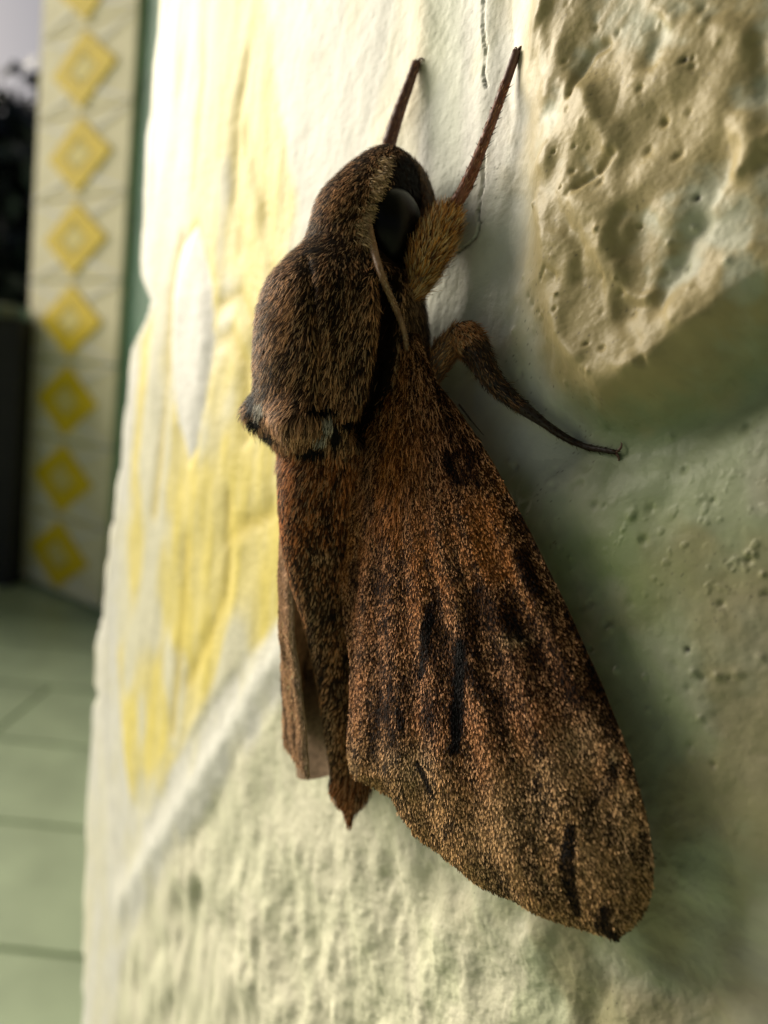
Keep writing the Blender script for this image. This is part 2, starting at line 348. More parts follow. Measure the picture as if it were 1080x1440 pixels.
boxmesh('wall_core', (edge_x(np.array([0.]))[0]*.001+.012, gy[0]*.001, -.16), (gx[-1]*.001, gy[-1]*.001, -.030), M_core, parent=wall)

# ------------------------------------------------------------------ the moth
moth_base = P(np.array([560.]), np.array([640.]), 0.)[0]
X0, YM, KM = 4.8, 18.5, 0.05                                  # plane of symmetry, leaning a little
def XM(y): return X0 + KM*(YM - y)
NM = norm(np.array([1.0, KM, 0.0])); PM = np.array([X0, YM, 0.0])
def PMID(px, py, off=0.0): return PPL(np.asarray(px, float), np.asarray(py, float), PM + NM*off, NM)
def one(f, px, py, *a): return f(np.array([float(px)]), np.array([float(py)]), *a)[0]
def mirror(q): q = np.array(q, float); return q - 2*((q - PM) @ NM)[..., None]*NM
moth = empty('hawk_moth', label='large brown hawk moth resting head up on the painted wall', cat='moth')
mb = W0 + LB.T @ (np.array([X0, moth_base[1], 0])*.001)
WMm = WM.copy(); WMm.translation = Vector(mb); moth.matrix_world = WMm
MOFF = np.array([X0, moth_base[1], 0])
def part(name, verts, q, colors=None, mat=None, parent=moth, smooth=True, label=None):
    o = quads(name, verts - MOFF, q, colors=colors, mat=mat, parent=parent, smooth=smooth)
    if label: o['label'] = label
    return o
def ribbons(name, Pp, D, Nn, L, W, cb, ct, lift, parent, mat=M_fur, blunt=.35, stuff=True):
    """short flat hairs or scales: 6 vertices, 2 quads each, bent outwards then tipped back"""
    n = len(Pp); D = norm(D); S = norm(np.cross(D, Nn)); Nn = norm(np.cross(S, D)); L = np.broadcast_to(L, n)[:, None]; W = np.broadcast_to(W, n)[:, None]; lift = np.broadcast_to(lift, n)[:, None]
    a = Pp; b = Pp + D*L*.5 + Nn*L*lift*.75; c = Pp + D*L + Nn*L*lift
    v = np.stack([a - S*W*.4, a + S*W*.4, b - S*W*.5, b + S*W*.5, c - S*W*.5*blunt, c + S*W*.5*blunt], 1).reshape(-1, 3)
    cm = cb*.35 + ct*.65
    cc = np.stack([cb, cb, cm, cm, ct, ct], 1).reshape(-1, 3)
    i = (np.arange(n)*6)[:, None]
    q = np.concatenate([i + np.array([[0, 1, 3, 2]]), i + np.array([[2, 3, 5, 4]])], 0)
    o = part(name, v, q, colors=cc, mat=mat, parent=parent, smooth=True)
    if parent is not moth: pass
    o['kind'] = 'stuff'
    return o
def cap(c, lo, hi):                # limit brightness without shifting the hue
    return np.maximum(c*np.minimum(1.0, hi/np.maximum(c.max(-1, keepdims=True), 1e-6)), lo)
def blobs(px, py, lst):
    s = np.zeros(np.shape(px))
    for x, y, rx, ry, a in lst: s = np.maximum(s, a*np.exp(-((px-x)/rx)**2 - ((py-y)/ry)**2))
    return s
def streaks(px, py, lst):
    s = np.zeros(np.shape(px))
    for pts, w, a in lst:
        d, t = seg_dist(px + 4*(fbm(px/9, py/9, 2, 60)-.5), py, pts); ww = 1.15*w*(.55+.45*np.sin(np.pi*np.clip(t, .08, .92)))
        s = np.maximum(s, a*(1-sstep(ww*.35, ww*.75, d)))
    return s

# body: one loft from frons to abdomen tip
BROWS = np.array([(203,541,550),(207,534,560),(214,522,572),(228,504,583),(250,480,588),(285,452,588),(320,440,584),(350,430,580),(376,405,580),(400,386,590),(440,371,598),(500,364,600),(550,364,590),(590,368,570),(622,384,545),(640,394,552),(665,394,552),(720,394,528),(800,404,512),(880,428,506),(960,446,508),(1040,458,510),(1080,464,516),(1104,466,520),(1120,471,514),(1132,480,505),(1142,485,499),(1152,489,495)], float)
bc = PMID((BROWS[:, 1]+BROWS[:, 2])/2, BROWS[:, 0]); brd = (BROWS[:, 2]-BROWS[:, 1])/2*depth(bc)/FPX
by = bc[::-1, 1]; bz = bc[::-1, 2]; br = brd[::-1]
YT, YB = by[-1], by[0]
TUFTY = one(PMID, 430, 592)[1]
PLATE = [(432,362),(442,420),(450,500),(452,575)]
GROOVE = [(548,398),(549,440),(543,500),(532,560),(512,604)]
def body_pt(y, th):
    zc = smooth_interp(y, by, bz); r = np.maximum(smooth_interp(y, by, br), .05)
    # metathoracic tufts, lumps
    for s in (-.62, .62):
        r = r + 1.9*np.exp(-((th-s)/.34)**2 - ((y-TUFTY)/1.9)**2)
    r = r*(1 + .05*np.cos(2*th))
    x = XM(y) + r*np.sin(th); z = zc + r*np.cos(th)
    q = np.stack([x, y, z], -1)
    px, py = proj(q); d, _ = seg_dist(px, py, GROOVE)
    vis = sstep(.5, 1.2, th)                    # furrow behind the shoulder flap, on both flanks
    d2 = np.where(np.abs(th) < 3, d, 99)
    k = 1 - .36*np.exp(-(d2/13.)**2)*vis + .09*np.exp(-((d2-26)/11.)**2)*vis*(px < 545) - .07*np.exp(-(seg_dist(px, py, PLATE)[0]/7.)**2)*sstep(-.4, .3, th)
    e = ((px-557)/46)**2 + ((py-321)/58)**2; k = k*(1 - .12*(1-sstep(.6, 1.1, e))*vis*(th < 2.6))   # eye socket
    x = XM(y) + r*k*np.sin(th); z = zc + r*k*np.cos(th)
    return np.stack([x, y, np.maximum(z, .4)], -1)
ny, nth = 260, 96
yy = np.linspace(YT, YB, ny); th = np.linspace(-math.pi, math.pi, nth, endpoint=False)
YY, TH = np.meshgrid(yy, th, indexing='ij')
bv = body_pt(YY.ravel(), TH.ravel())
body = part('body', bv, grid_faces(ny, nth, True)[:, ::-1], colors=np.array([[.022, .013, .008]])*(1-.85*np.exp(-(seg_dist(*proj(bv), GROOVE)[0]/12)**2))[:, None], mat=M_skin)  # skin blackened along the groove, so its shadow is painted in
def body_normal(y, th):
    e = .05; a = body_pt(y+e, th)-body_pt(y-e, th); b = body_pt(y, th+.02)-body_pt(y, th-.02)
    return norm(np.cross(a, b))*1.0
def thorax_col(px, py, n):
    base = np.array([.20, .122, .068]); c = np.tile(base, (n, 1))
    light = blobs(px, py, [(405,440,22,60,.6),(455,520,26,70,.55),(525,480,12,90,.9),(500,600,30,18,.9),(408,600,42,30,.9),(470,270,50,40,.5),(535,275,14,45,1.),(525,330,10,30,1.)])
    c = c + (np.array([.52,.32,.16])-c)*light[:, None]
    c = c + (np.array([.50,.40,.26])-c)*(blobs(px, py, [(537,275,9,38,.8),(524,325,7,22,.8)]))[:, None]
    dk = blobs(px, py, [(470,345,20,18,.85),(470,440,22,70,.6),(500,470,14,80,.5),(440,360,14,50,.4),(430,470,9,90,.55),(420,400,30,30,.3),(450,352,26,7,.9),(500,362,22,9,.9),(578,255,18,38,1.)])  # dark markings, plus neck crease and shadowed hollow above the eye painted dark
    gdc, _ = seg_dist(px, py, GROOVE); c = c*(1-.9*np.exp(-(gdc/13)**2))[:, None]  # hairs near the groove blackened to paint the crease shadow
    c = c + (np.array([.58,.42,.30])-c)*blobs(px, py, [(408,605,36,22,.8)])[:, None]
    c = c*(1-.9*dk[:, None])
    c = c*(1-.92*(sstep(-4, 6, px-548+(py-230)*.35)*sstep(215, 226, py)*(1-sstep(285, 300, py))))[:, None]  # fur beside the fringe blackened, painting shade into the hollow above the eye
    c = c + (np.array([.40,.32,.19])-c)*blobs(px, py, [(580,470,16,60,.8),(575,530,16,40,.6)])[:, None]
    ab = sstep(630, 660, py); c = c + (np.array([.48,.22,.07])-c)*(ab*.8)[:, None]
    ab2 = sstep(780, 860, py); c = c + (np.array([.30,.20,.105])-c)*(ab2*.75)[:, None]
    c = c + (np.array([.52,.44,.30])-c)*(blobs(px, py, [(455,790,22,14,.8),(440,860,8,50,.4),(462,1040,8,40,.7)]))[:, None]
    c = c*(1-.93*blobs(px, py, [(470,870,16,22,1.),(487,930,9,26,1.),(432,840,9,70,.8),(450,960,10,30,.6),(462,740,10,34,.9),(420,700,8,60,.6),(438,778,9,16,.9),(448,812,8,14,.8),(470,965,8,20,.9),(455,1010,7,22,.8),(485,1000,6,30,.7)])[:, None])
    c = c + (np.array([.30,.14,.06])-c)*(sstep(1085,1110,py)*.8)[:, None]
    c = c*(.5+1.0*sstep(.3, .7, fbm((px+.25*py)/11, py/50, 3, 33)))[:, None]*np.where((py < 640)[:, None], np.array([1.68, 1.30, 1.08]), np.array([1.6, 1.1, .86]))
    # black and white tips of the tufts
    bl = blobs(px, py, [(350,572,8,20,1.),(356,602,9,12,1.),(374,622,12,8,1.),(436,642,24,8,1.),(470,618,8,20,1.),(452,583,26,6,1.),(500,602,24,8,1.)])
    c = c*(1-.96*sstep(.28, .5, bl)[:, None])
    wt = blobs(px, py, [(460,604,8,16,1.),(449,624,11,7,.9),(362,582,8,14,1.)])
    c = c + (np.array([.88,.82,.72])-c)*sstep(.3, .55, wt)[:, None]
    return c
# fur on head, thorax and abdomen
n0 = 130000
ys = rng.uniform(YB, YT, n0); ths = rng.uniform(-2.0, 2.75, n0)
rr = np.maximum(smooth_interp(ys, by, br), .05); keep = rng.random(n0) < (rr/rr.max())*1.0
ys, ths = ys[keep], ths[keep]
pp = body_pt(ys, ths); nb = body_normal(ys, ths); cen = np.stack([XM(ys), ys, smooth_interp(ys, by, bz)], -1)
nb = np.where(((pp-cen)*nb).sum(-1, keepdims=True) < 0, -nb, nb)
px, py = proj(pp)
eyed = (((px-560)/42)**2 + ((py-322)/54)**2 < 1.0) & (ths > .7)
gd, _ = seg_dist(px, py, GROOVE); ing = (gd < 13) & (ths > .6) & (rng.random(len(px)) < .92)
abd = sstep(640, 700, py); keep = ~eyed & ~ing & (rng.random(len(px)) < 1-.35*abd)
pp, nb, px, py, ths, ys = pp[keep], nb[keep], px[keep], py[keep], ths[keep], ys[keep]; n = len(pp)
rnd = rng.normal(size=(n, 3)); dirn = np.tile(np.array([0, -1.0, 0]), (n, 1)) + rnd*.16
fl_ = fbm(pp[:, 0]/1.6, pp[:, 1]/1.6, 2, 31)-.5
dirn = dirn + np.stack([-.35*np.cos(ths)*1.0 + fl_*.9, np.zeros(n), .35*np.sin(ths)*0], -1)
lft = np.where(py > 660, .12, .30)*rng.uniform(.5, 1.5, n)
dirn = dirn - (dirn*nb).sum(-1, keepdims=True)*nb*.9
Lh = np.where(py < 260, .6, np.where(py < 400, .75, .95))*rng.uniform(.6, 1.25, n); Lh = np.where(py > 640, np.where(py > 720, .7, 1.0)*rng.uniform(.5, 1.2, n), Lh); Lh = np.where(py > 1090, 1.6, Lh)
tuft = np.exp(-((np.abs(ths)-.62)/.35)**2 - ((ys-TUFTY+1)/2.0)**2); Lh = Lh*(1+.4*tuft); lft = lft*(1+.6*tuft)
tipp = pp + norm(dirn)*Lh[:, None]*.8 + nb*Lh[:, None]*.3; tx, ty = proj(tipp)
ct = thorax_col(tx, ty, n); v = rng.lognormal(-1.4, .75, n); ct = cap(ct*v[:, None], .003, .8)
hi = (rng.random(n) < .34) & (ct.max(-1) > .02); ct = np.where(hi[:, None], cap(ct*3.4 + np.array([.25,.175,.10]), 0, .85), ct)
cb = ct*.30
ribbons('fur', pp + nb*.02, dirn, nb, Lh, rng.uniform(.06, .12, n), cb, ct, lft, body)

# compound eyes
def ellipsoid(c, ax, n1=24, n2=36):
    t = np.linspace(0.02, math.pi-.02, n1); f = np.linspace(0, 2*math.pi, n2, endpoint=False); T, F_ = np.meshgrid(t, f, indexing='ij')
    d = np.stack([np.sin(T)*np.cos(F_), np.cos(T), np.sin(T)*np.sin(F_)], -1).reshape(-1, 3)
    return c + d @ np.array(ax), grid_faces(n1, n2, True)
def hit_body(px, py, out=0.0):     # front-most body point under a pixel, moved out along the ray
    x, y = proj(bv); dd_ = np.hypot(x-px, y-py); k = dd_ < max(6.0, dd_.min()+1); i = np.where(k)[0]; i = i[np.argmin(depth(bv[i]))]
    d = norm(rays(np.array([float(px)]), np.array([float(py)])))[0]; t = (bv[i]-CL) @ d
    return CL + d*(t-out)
ec = hit_body(551, 321, -1.2)
EA = np.array([[2.9, 0, 0], [0, 4.05, 0], [0, 0, 3.2]])
ev, eq = ellipsoid(ec, EA); part('eye', ev, eq, mat=M_eye, label='matt black bulging compound eye')
em = mirror(ec); ev, eq = ellipsoid(em, EA); part('eye', ev, eq, mat=M_eye)

# tubes
def curve(pts, rad, per=10):
    pts = np.array(pts, float); t = np.arange(len(pts)); tt = np.linspace(0, len(pts)-1, (len(pts)-1)*per+1)
    c = np.stack([smooth_interp(tt, t, pts[:, k]) for k in range(3)], -1); r = np.interp(tt, t, rad)
    return c, r
def tube_geo(c, r, ns=12, flat=1.0):
    tg = norm(np.gradient(c, axis=0)); ref = np.array([0, 0, 1.0]); s = norm(np.cross(tg, ref)); b = norm(np.cross(s, tg))
    a = np.linspace(0, 2*math.pi, ns, endpoint=False)
    v = c[:, None] + r[:, None, None]*(np.cos(a)[None, :, None]*s[:, None] + flat*np.sin(a)[None, :, None]*b[:, None])
    return v.reshape(-1, 3), grid_faces(len(c), ns, True), tg, s, b
def capped(name, c, r, color, mat, parent=moth, ns=12, label=None):
    c = np.concatenate([c[:1], c, c[-1:]]); r = np.concatenate([[.01], r, [.01]])
    c[0] = c[1] - (c[2]-c[1])*.05; c[-1] = c[-2] + (c[-2]-c[-3])*.05
    v, q, *_ = tube_geo(c, r, ns)
    cols = np.tile(np.array(color), (len(v), 1)) if np.ndim(color) == 1 else np.repeat(np.concatenate([color[:1], color, color[-1:]]), ns, 0)
    return part(name, v, q, colors=cols, mat=mat, parent=parent, label=label)
def tube_fur(name, c, r, n, L, W, ctip, parent, lift=.35, dirsign=1, spread=.25, dark=.3):
    tg = norm(np.gradient(c, axis=0)); ref = np.array([0, 0, 1.0]); s = norm(np.cross(tg, ref)); b = norm(np.cross(s, tg))
    w = r/r.sum(); i = rng.choice(len(c)-1, n, p=(w[:-1]/w[:-1].sum())); f = rng.random(n)[:, None]; a = rng.uniform(0, 2*math.pi, n)
    cc = c[i]*(1-f) + c[i+1]*f; rr = (r[i][:, None]*(1-f) + r[i+1][:, None]*f)
    nn_ = s[i]*np.cos(a)[:, None] + b[i]*np.sin(a)[:, None]
    d = tg[i]*dirsign + rng.normal(size=(n, 3))*spread
    ct = cap(ctip[rng.integers(0, len(ctip), n)]*rng.lognormal(0, .35, n)[:, None], .006, .85)
    ribbons(name, cc + nn_*rr*.97, d, nn_, L*rng.uniform(.6, 1.2, n), W*rng.uniform(.7, 1.3, n), ct*dark, ct, lift*rng.uniform(.4, 1.4, n), parent)
def surf(px, py, dz): return P(np.array([float(px)]), np.array([float(py)]), wall_h(px, py)+dz)[0]
# right front leg: furry thigh, thin shin and foot reaching up the wall
tip = surf(727, 72, .35); kn = P(np.array([632.]), np.array([300.]), 4.6)[0]; hip = P(np.array([588.]), np.array([398.]), 6.2)[0]
mid = P(np.array([676.]), np.array([212.]), (4.6+tip[2])/2 + .25)[0]
c1, r1 = curve([hit_body(572, 425, -1.5), hip, P(np.array([602.]), np.array([362.]), 6.0)[0], P(np.array([620.]), np.array([325.]), 5.2)[0], kn], [.6, 1.3, 1.8, 1.55, .65])
leg = capped('leg', c1, r1, [.10, .05, .025], M_leg)
tube_fur('fur', c1, r1, 5200, 1.3, .09, np.array([[.88,.48,.17],[.75,.33,.08],[.24,.10,.04],[.90,.62,.30]]), leg, lift=.45, spread=.22)
c2, r2 = curve([kn, P(np.array([655.]), np.array([262.]), kn[2]*.8+tip[2]*.2)[0], mid, P(np.array([703.]), np.array([140.]), kn[2]*.22+tip[2]*.78+.2)[0], tip], [.66, .66, .52, .46, .44])
shin_cols = np.linspace(0, 1, len(c2))[:, None]; shin_cols = np.array([.26,.085,.045])*(1-shin_cols) + np.array([.085,.04,.032])*shin_cols
shin = capped('shin', c2, r2, shin_cols, M_leg, parent=leg)
tube_fur('scales', c2[:34], r2[:34], 1500, .5, .08, np.array([[.34,.13,.08],[.20,.07,.04],[.42,.22,.13]]), leg, lift=.10, spread=.12, dark=.6)
def spines(name, c, r, side, n, L, parent, t0=.05, t1=.8):
    tg = norm(np.gradient(c, axis=0)); idx = np.linspace(t0*(len(c)-1), t1*(len(c)-1), n).astype(int)
    vs_, qs = [], []
    for j, i in enumerate(idx):
        d = norm(side + tg[i]*.8 + rng.normal(size=3)*.15); s = norm(np.cross(d, tg[i])); b = np.cross(s, d); w = .065
        p = c[i] + side*r[i]*.8; ll = L*rng.uniform(.6, 1.2); k = len(vs_)*4
        base = [p+s*w, p+b*w, p-s*w, p-b*w]; tp = p + d*ll
        k = 5*j; vs_ += base + [tp]; qs += [(k, k+1, k+4), (k+1, k+2, k+4), (k+2, k+3, k+4), (k+3, k, k+4)]
    return mesh_np(name, (np.array(vs_)-MOFF)*.001, np.array(qs).ravel(), np.full(len(qs), 3), mat=M_dark, parent=parent, smooth=False)
spines('spines', c2, r2, norm(RL*.9 - FL*.3), 21, 1.05, leg); spines('spines', c2, r2, norm(-RL*.9 - FL*.2), 6, .5, leg, .3, .7)
def claws(tp, tg, parent):
    for sgn in (-1, 1):
        s = norm(np.cross(tg, np.array([0, 0, 1.])))*sgn
        c, r = curve([tp, tp + tg*.35 + s*.35, tp + tg*.35 + s*.75 + np.array([0, 0, -.15]), tp + tg*.1 + s*.95 + np.array([0, 0, -.3])], [.14, .12, .08, .03], 5)
        capped('claw', c, r, [.10, .045, .03], M_leg, parent=parent, ns=6)
claws(c2[-1], norm(c2[-1]-c2[-4]), leg)
# left front leg, seen beyond the head
tip = surf(586, 88, .35); hipL = one(PMID, 560, 330, -2.5)
kneeL = one(PMID, 538, 240, -5.0)
m1 = kneeL*.6 + tip*.4 + np.array([0, 0, .3])
c3, r3 = curve([hipL, hipL*.5+kneeL*.5+np.array([-1.0, 0, .3]), kneeL], [1.2, 1.3, .6]); legL = capped('leg', c3, r3, [.10,.05,.025], M_leg)
c4, r4 = curve([kneeL, m1, tip], [.85, .75, .5]); shinL = capped('shin', c4, r4, [.11,.048,.035], M_leg, parent=legL)
tube_fur('scales', c4, r4, 900, .5, .08, np.array([[.24,.10,.06],[.14,.06,.04],[.32,.18,.11]]), legL, lift=.10, spread=.12, dark=.6)
claws(c4[-1], norm(c4[-1]-c4[-4]), legL)
# right middle leg
tip = surf(866, 636, .3); kn = P(np.array([650.]), np.array([468.]), 4.6)[0]
c5, r5 = curve([P(np.array([588.]), np.array([560.]), 6.0)[0], P(np.array([618.]), np.array([505.]), 5.6)[0], kn], [1.1, 1.4, 1.3]); legM = capped('leg', c5, r5, [.09,.05,.03], M_leg)
tube_fur('fur', c5, r5, 1800, .8, .07, np.array([[.45,.20,.08],[.20,.08,.03],[.60,.34,.16]]), legM, lift=.25, dark=.4)
c6, r6 = curve([kn, P(np.array([668.]), np.array([492.]), 4.4)[0], P(np.array([700.]), np.array([543.]), 3.3)[0], P(np.array([765.]), np.array([595.]), surf(765, 595, 1.0)[2])[0], surf(815, 625, .55), tip], [1.55, 1.45, .95, .42, .30, .22])
shinM = capped('shin', c6, r6, [.022,.011,.007], M_leg, parent=legM)
tube_fur('fur', c6[:10], r6[:10], 1500, .8, .08, np.array([[.75,.38,.16],[.55,.24,.10],[.80,.52,.28]]), legM, lift=.35, dark=.35)
tube_fur('fur', c6[8:26], r6[8:26], 1500, .7, .07, np.array([[.30,.17,.08],[.05,.025,.015],[.03,.015,.01],[.20,.10,.05]]), legM, lift=.22, dark=.4)
tube_fur('scales', c6[24:], r6[24:], 500, .45, .07, np.array([[.05,.025,.015],[.03,.015,.01]]), legM, lift=.1, dark=.5)
claws(c6[-1], norm(c6[-1]-c6[-4]), legM)
c7, r7 = curve([P(np.array([645.]), np.array([568.]), 3.6)[0], P(np.array([660.]), np.array([588.]), 2.6)[0], P(np.array([680.]), np.array([612.]), 1.6)[0]], [.10, .08, .03]); capped('spur', c7, r7, [.02,.012,.01], M_leg, parent=legM, ns=6)
# pale fringe overhanging the eye
fp = np.array([(553,222),(548,245),(540,268),(529,292),(522,316),(522,345)], float); tt = np.linspace(0, 1, 46); fx = np.interp(tt*5, range(6), fp[:, 0]); fy = np.interp(tt*5, range(6), fp[:, 1])
fb = np.array([hit_body(a-6, b, .12) for a, b in zip(fx, fy)]); n = 900; k = rng.random(n)*45; pp = np.stack([np.interp(k, np.arange(46), fb[:, j]) for j in range(3)], -1) - RL*(rng.random(n)**1.5*1.3)[:, None] + rng.normal(size=(n, 3))*.16
dd = RL*.75 - UL*.65 - FL*.25 + rng.normal(size=(n, 3))*.25; ct = cap(np.array([.56,.38,.19])*rng.lognormal(-.25, .6, n)[:, None], .01, .85)
ribbons('fringe', pp, dd, np.tile(-FL, (n, 1)), rng.uniform(.5, .95, n), .075, ct*.4, ct, .2, body)
# antennae lying back beside the eyes
ap = [(518,302,.25),(524,345,.55),(537,388,.7),(553,426,.9),(566,458,.9),(573,490,.7),(576,515,.2)]
ac, ar = curve([hit_body(a, b, o) for a, b, o in ap], [.22, .44, .36, .32, .28, .24, .20])
ant = capped('antenna', ac, ar, [.30,.17,.09], M_leg)
tube_fur('scales', ac, ar, 900, .35, .07, np.array([[.50,.32,.17],[.30,.16,.08],[.60,.44,.28]]), ant, lift=.08, dark=.6)
spines('cilia', ac, ar, norm(RL*.9 + UL*.1), 26, .5, ant, .2, .8)
acm = mirror(ac); capped('antenna', acm, ar, [.42,.27,.15], M_leg)
# palps under the frons
for s in (1, -1):
    pc = np.array([one(PMID, 590, 335, 1.6), one(PMID, 598, 290, 1.6), one(PMID, 584, 248, 1.4), one(PMID, 568, 226, 1.0)])
    if s < 0: pc = mirror(pc)
    c, r = curve(pc, [.9, 1.25, 1.2, .7]); pl = capped('palp', c, r, [.06,.035,.02], M_leg)
    tube_fur('fur', c, r, 1500, .6, .07, np.array([[.18,.10,.055],[.10,.06,.035],[.30,.19,.11]]), pl, lift=.25)

# ------------------------------------------------------------------ wings
LEFTE = np.array([(468,572),(500,552),(540,538),(580,508),(620,480),(660,462),(720,460),(790,474),(860,483),(930,491),(1000,489),(1060,483),(1085,489),(1094,505),(1103,521),(1122,548),(1155,574),(1180,594),(1205,620),(1232,660),(1258,700),(1278,740),(1292,780),(1308,822),(1314,845),(1319,862)], float)
RIGHTE = np.array([(468,584),(500,594),(540,612),(570,636),(650,688),(750,741),(860,793),(970,843),(1070,884),(1150,906),(1210,914),(1250,911),(1280,902),(1300,890),(1312,878),(1319,870)], float)
Rr = one(P, 575, 480, 8.6); Tt = one(P, 487, 1080, 10.6); Aa = one(P, 885, 1290, 2.4)
WNn = norm(np.cross(Tt-Rr, Aa-Rr)); WNn = WNn if WNn[2] > 0 else -WNn
def wing_pt(px, py, off=0.0):
    q = PPL(px, py, Rr, WNn)
    xl = np.interp(py, LEFTE[:, 0], LEFTE[:, 1]); xr = np.interp(py, RIGHTE[:, 0], RIGHTE[:, 1])
    s = np.clip((px-xl)/np.maximum(xr-xl, 1), 0, 1); w = np.clip((xr-xl)/300, 0, 1)
    ang = np.arctan2(px-560, py-440)
    b = 2.6*np.sin(np.pi*np.clip(s, 0, 1)**.85)*w - .35*(1-sstep(0, .06, s))*w*(py < 1090) - .5*sstep(.9, 1, s)
    b = b + .26*np.sin(ang*58)*sstep(600, 950, py) + .35*(fbm(px/50, py/90, 3, 40)-.5) + .45*np.exp(-((px-490-.02*(py-900))/6)**2)*sstep(760, 800, py)*(1-sstep(1040, 1075, py))
    return q + WNn*(b+off)[..., None]
def wing_row(t, s, ragged=True):
    py = 468 + t*(1319-468); xl = np.interp(py, LEFTE[:, 0], LEFTE[:, 1]); xr = np.interp(py, RIGHTE[:, 0], RIGHTE[:, 1])
    if ragged:
        rag = (fbm(py/14, py*0+3.3, 3, 41)-.5)*10*sstep(1090, 1120, py); xl = xl + np.minimum(rag, xr-xl)
    return xl + s*(xr-xl), py
def wing_col(px, py, n):
    """albedo pattern of the forewing in wing coordinates"""
    c = np.tile(np.array([.31, .165, .082]), (n, 1))
    out = sstep(1000, 1120, py - .10*(px-600)); c = c + (np.array([.58,.44,.25])-c)*(out*.85)[:, None]
    org = blobs(px, py, [(570,690,26,110,1.),(600,790,40,60,.55),(690,740,22,80,.85),(660,690,24,60,.5),(720,800,14,50,.8),(545,560,30,60,.8),(440,680,40,60,.6),(500,760,40,60,.35),(455,900,20,90,.4),(745,840,14,40,.4)])
    c = c + (np.array([.74,.31,.06])-c)*org[:, None]
    red = blobs(px, py, [(640,640,36,80,.7),(560,880,50,120,.5),(640,980,60,90,.6),(690,1080,40,60,.6),(520,830,30,60,.4),(760,960,50,80,.5)])
    c = c + (np.array([.16,.062,.034])-c)*red[:, None]
    pale = blobs(px, py, [(602,1075,26,34,.9),(575,1062,24,18,.6),(820,1045,34,36,.7),(790,1075,40,34,.5),(735,1150,26,70,.45),(690,1180,22,60,.35),(862,1062,8,14,1.),(735,895,18,10,.7),(880,1180,8,70,.5),(500,1075,18,14,.7),(840,1190,14,50,.35),(770,1130,20,60,.4)])
    c = c + (np.array([.66,.56,.40])-c)*pale[:, None]
    vein = np.sin(np.arctan2(px-560, py-440)*58); c = c*(1+.12*vein[:, None]*sstep(900, 1100, py)[:, None])
    dk = streaks(px, py, [([(629,846),(622,890),(614,944)], 13, .97),([(669,898),(667,960),(660,1045)], 17, 1.),([(604,1062),(616,1085),(630,1112)], 10, .95),([(815,1150),(812,1210),(820,1272)], 17, 1.),([(840,1120),(852,1105),(866,1075)], 22, .9),([(858,1268),(850,1290),(866,1312)], 20, .95),([(640,635),(652,660),(668,678)], 26, .8),([(735,775),(742,800),(760,830)], 18, .8),([(690,830),(700,850),(732,880)], 22, .85),([(728,860),(736,885),(742,892)], 14, .9),([(795,945),(815,975),(830,1000)], 20, .7),([(845,1000),(858,1030),(862,1044)], 12, .6),([(582,990),(588,1025)], 9, .8),([(530,985),(548,1010),(560,990)], 16, .8),([(640,1165),(655,1145),(668,1150)], 16, .75),([(598,1150),(604,1140)], 18, .7),([(708,1165),(704,1190)], 11, .6),([(884,1100),(898,1160),(900,1240)], 8, .55),([(770,1075),(768,1110)], 8, .4),([(660,1050),(655,1090)], 12, .6)])
    dk = np.maximum(dk, blobs(px, py, [(545,1010,38,40,.75),(510,1050,26,26,.75),(705,855,44,34,.7),(655,655,30,44,.6),(830,985,26,40,.6),(760,820,18,50,.5),(870,1120,22,40,.5),(790,935,36,26,.4),(610,1140,30,22,.45),(560,830,10,14,.6)]))
    c = c*(1-.95*np.clip(dk, 0, 1)[:, None])
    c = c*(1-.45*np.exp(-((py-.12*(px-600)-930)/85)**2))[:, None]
    ang = np.arctan2(px-560, py-430); rad = np.hypot(px-560, py-430)
    mott = fbm(px/13, py/20, 3, 42); ray = fbm(ang*34, rad/70, 3, 43)
    c = c*(.6+.7*sstep(.3, .7, mott))[:, None]*(.42+1.1*sstep(.30, .66, ray))[:, None]
    xl = np.interp(py, LEFTE[:, 0], LEFTE[:, 1]); xr = np.interp(py, RIGHTE[:, 0], RIGHTE[:, 1])
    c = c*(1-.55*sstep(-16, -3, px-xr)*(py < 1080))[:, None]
    return cap(c*np.array([1.5, 1.14, .80]), .003, .85)
def make_wing(name, fn, flip, label=None):
    nt_, ns_ = 240, 90; t = np.linspace(0, 1, nt_); s = np.linspace(0, 1, ns_); T, S_ = np.meshgrid(t, s, indexing='ij')
    px, py = wing_row(T.ravel(), S_.ravel()); top = fn(px, py, 0.0); bot = fn(px, py, -.22)
    q = grid_faces(nt_, ns_); N = nt_*ns_
    ring = np.concatenate([np.arange(ns_), np.arange(1, nt_)*ns_ + ns_-1, (nt_-1)*ns_ + np.arange(ns_-2, -1, -1), np.arange(nt_-2, 0, -1)*ns_])
    r2_ = np.roll(ring, -1); side = np.stack([ring, ring+N, r2_+N, r2_], -1)
    qa = np.concatenate([q[:, ::-1], q+N, side]); qa = qa[:, ::-1] if flip else qa
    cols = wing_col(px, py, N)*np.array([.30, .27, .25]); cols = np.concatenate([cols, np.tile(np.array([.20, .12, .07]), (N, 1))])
    return part(name, np.concatenate([top, bot]), qa, colors=cols, mat=M_skin, label=label)
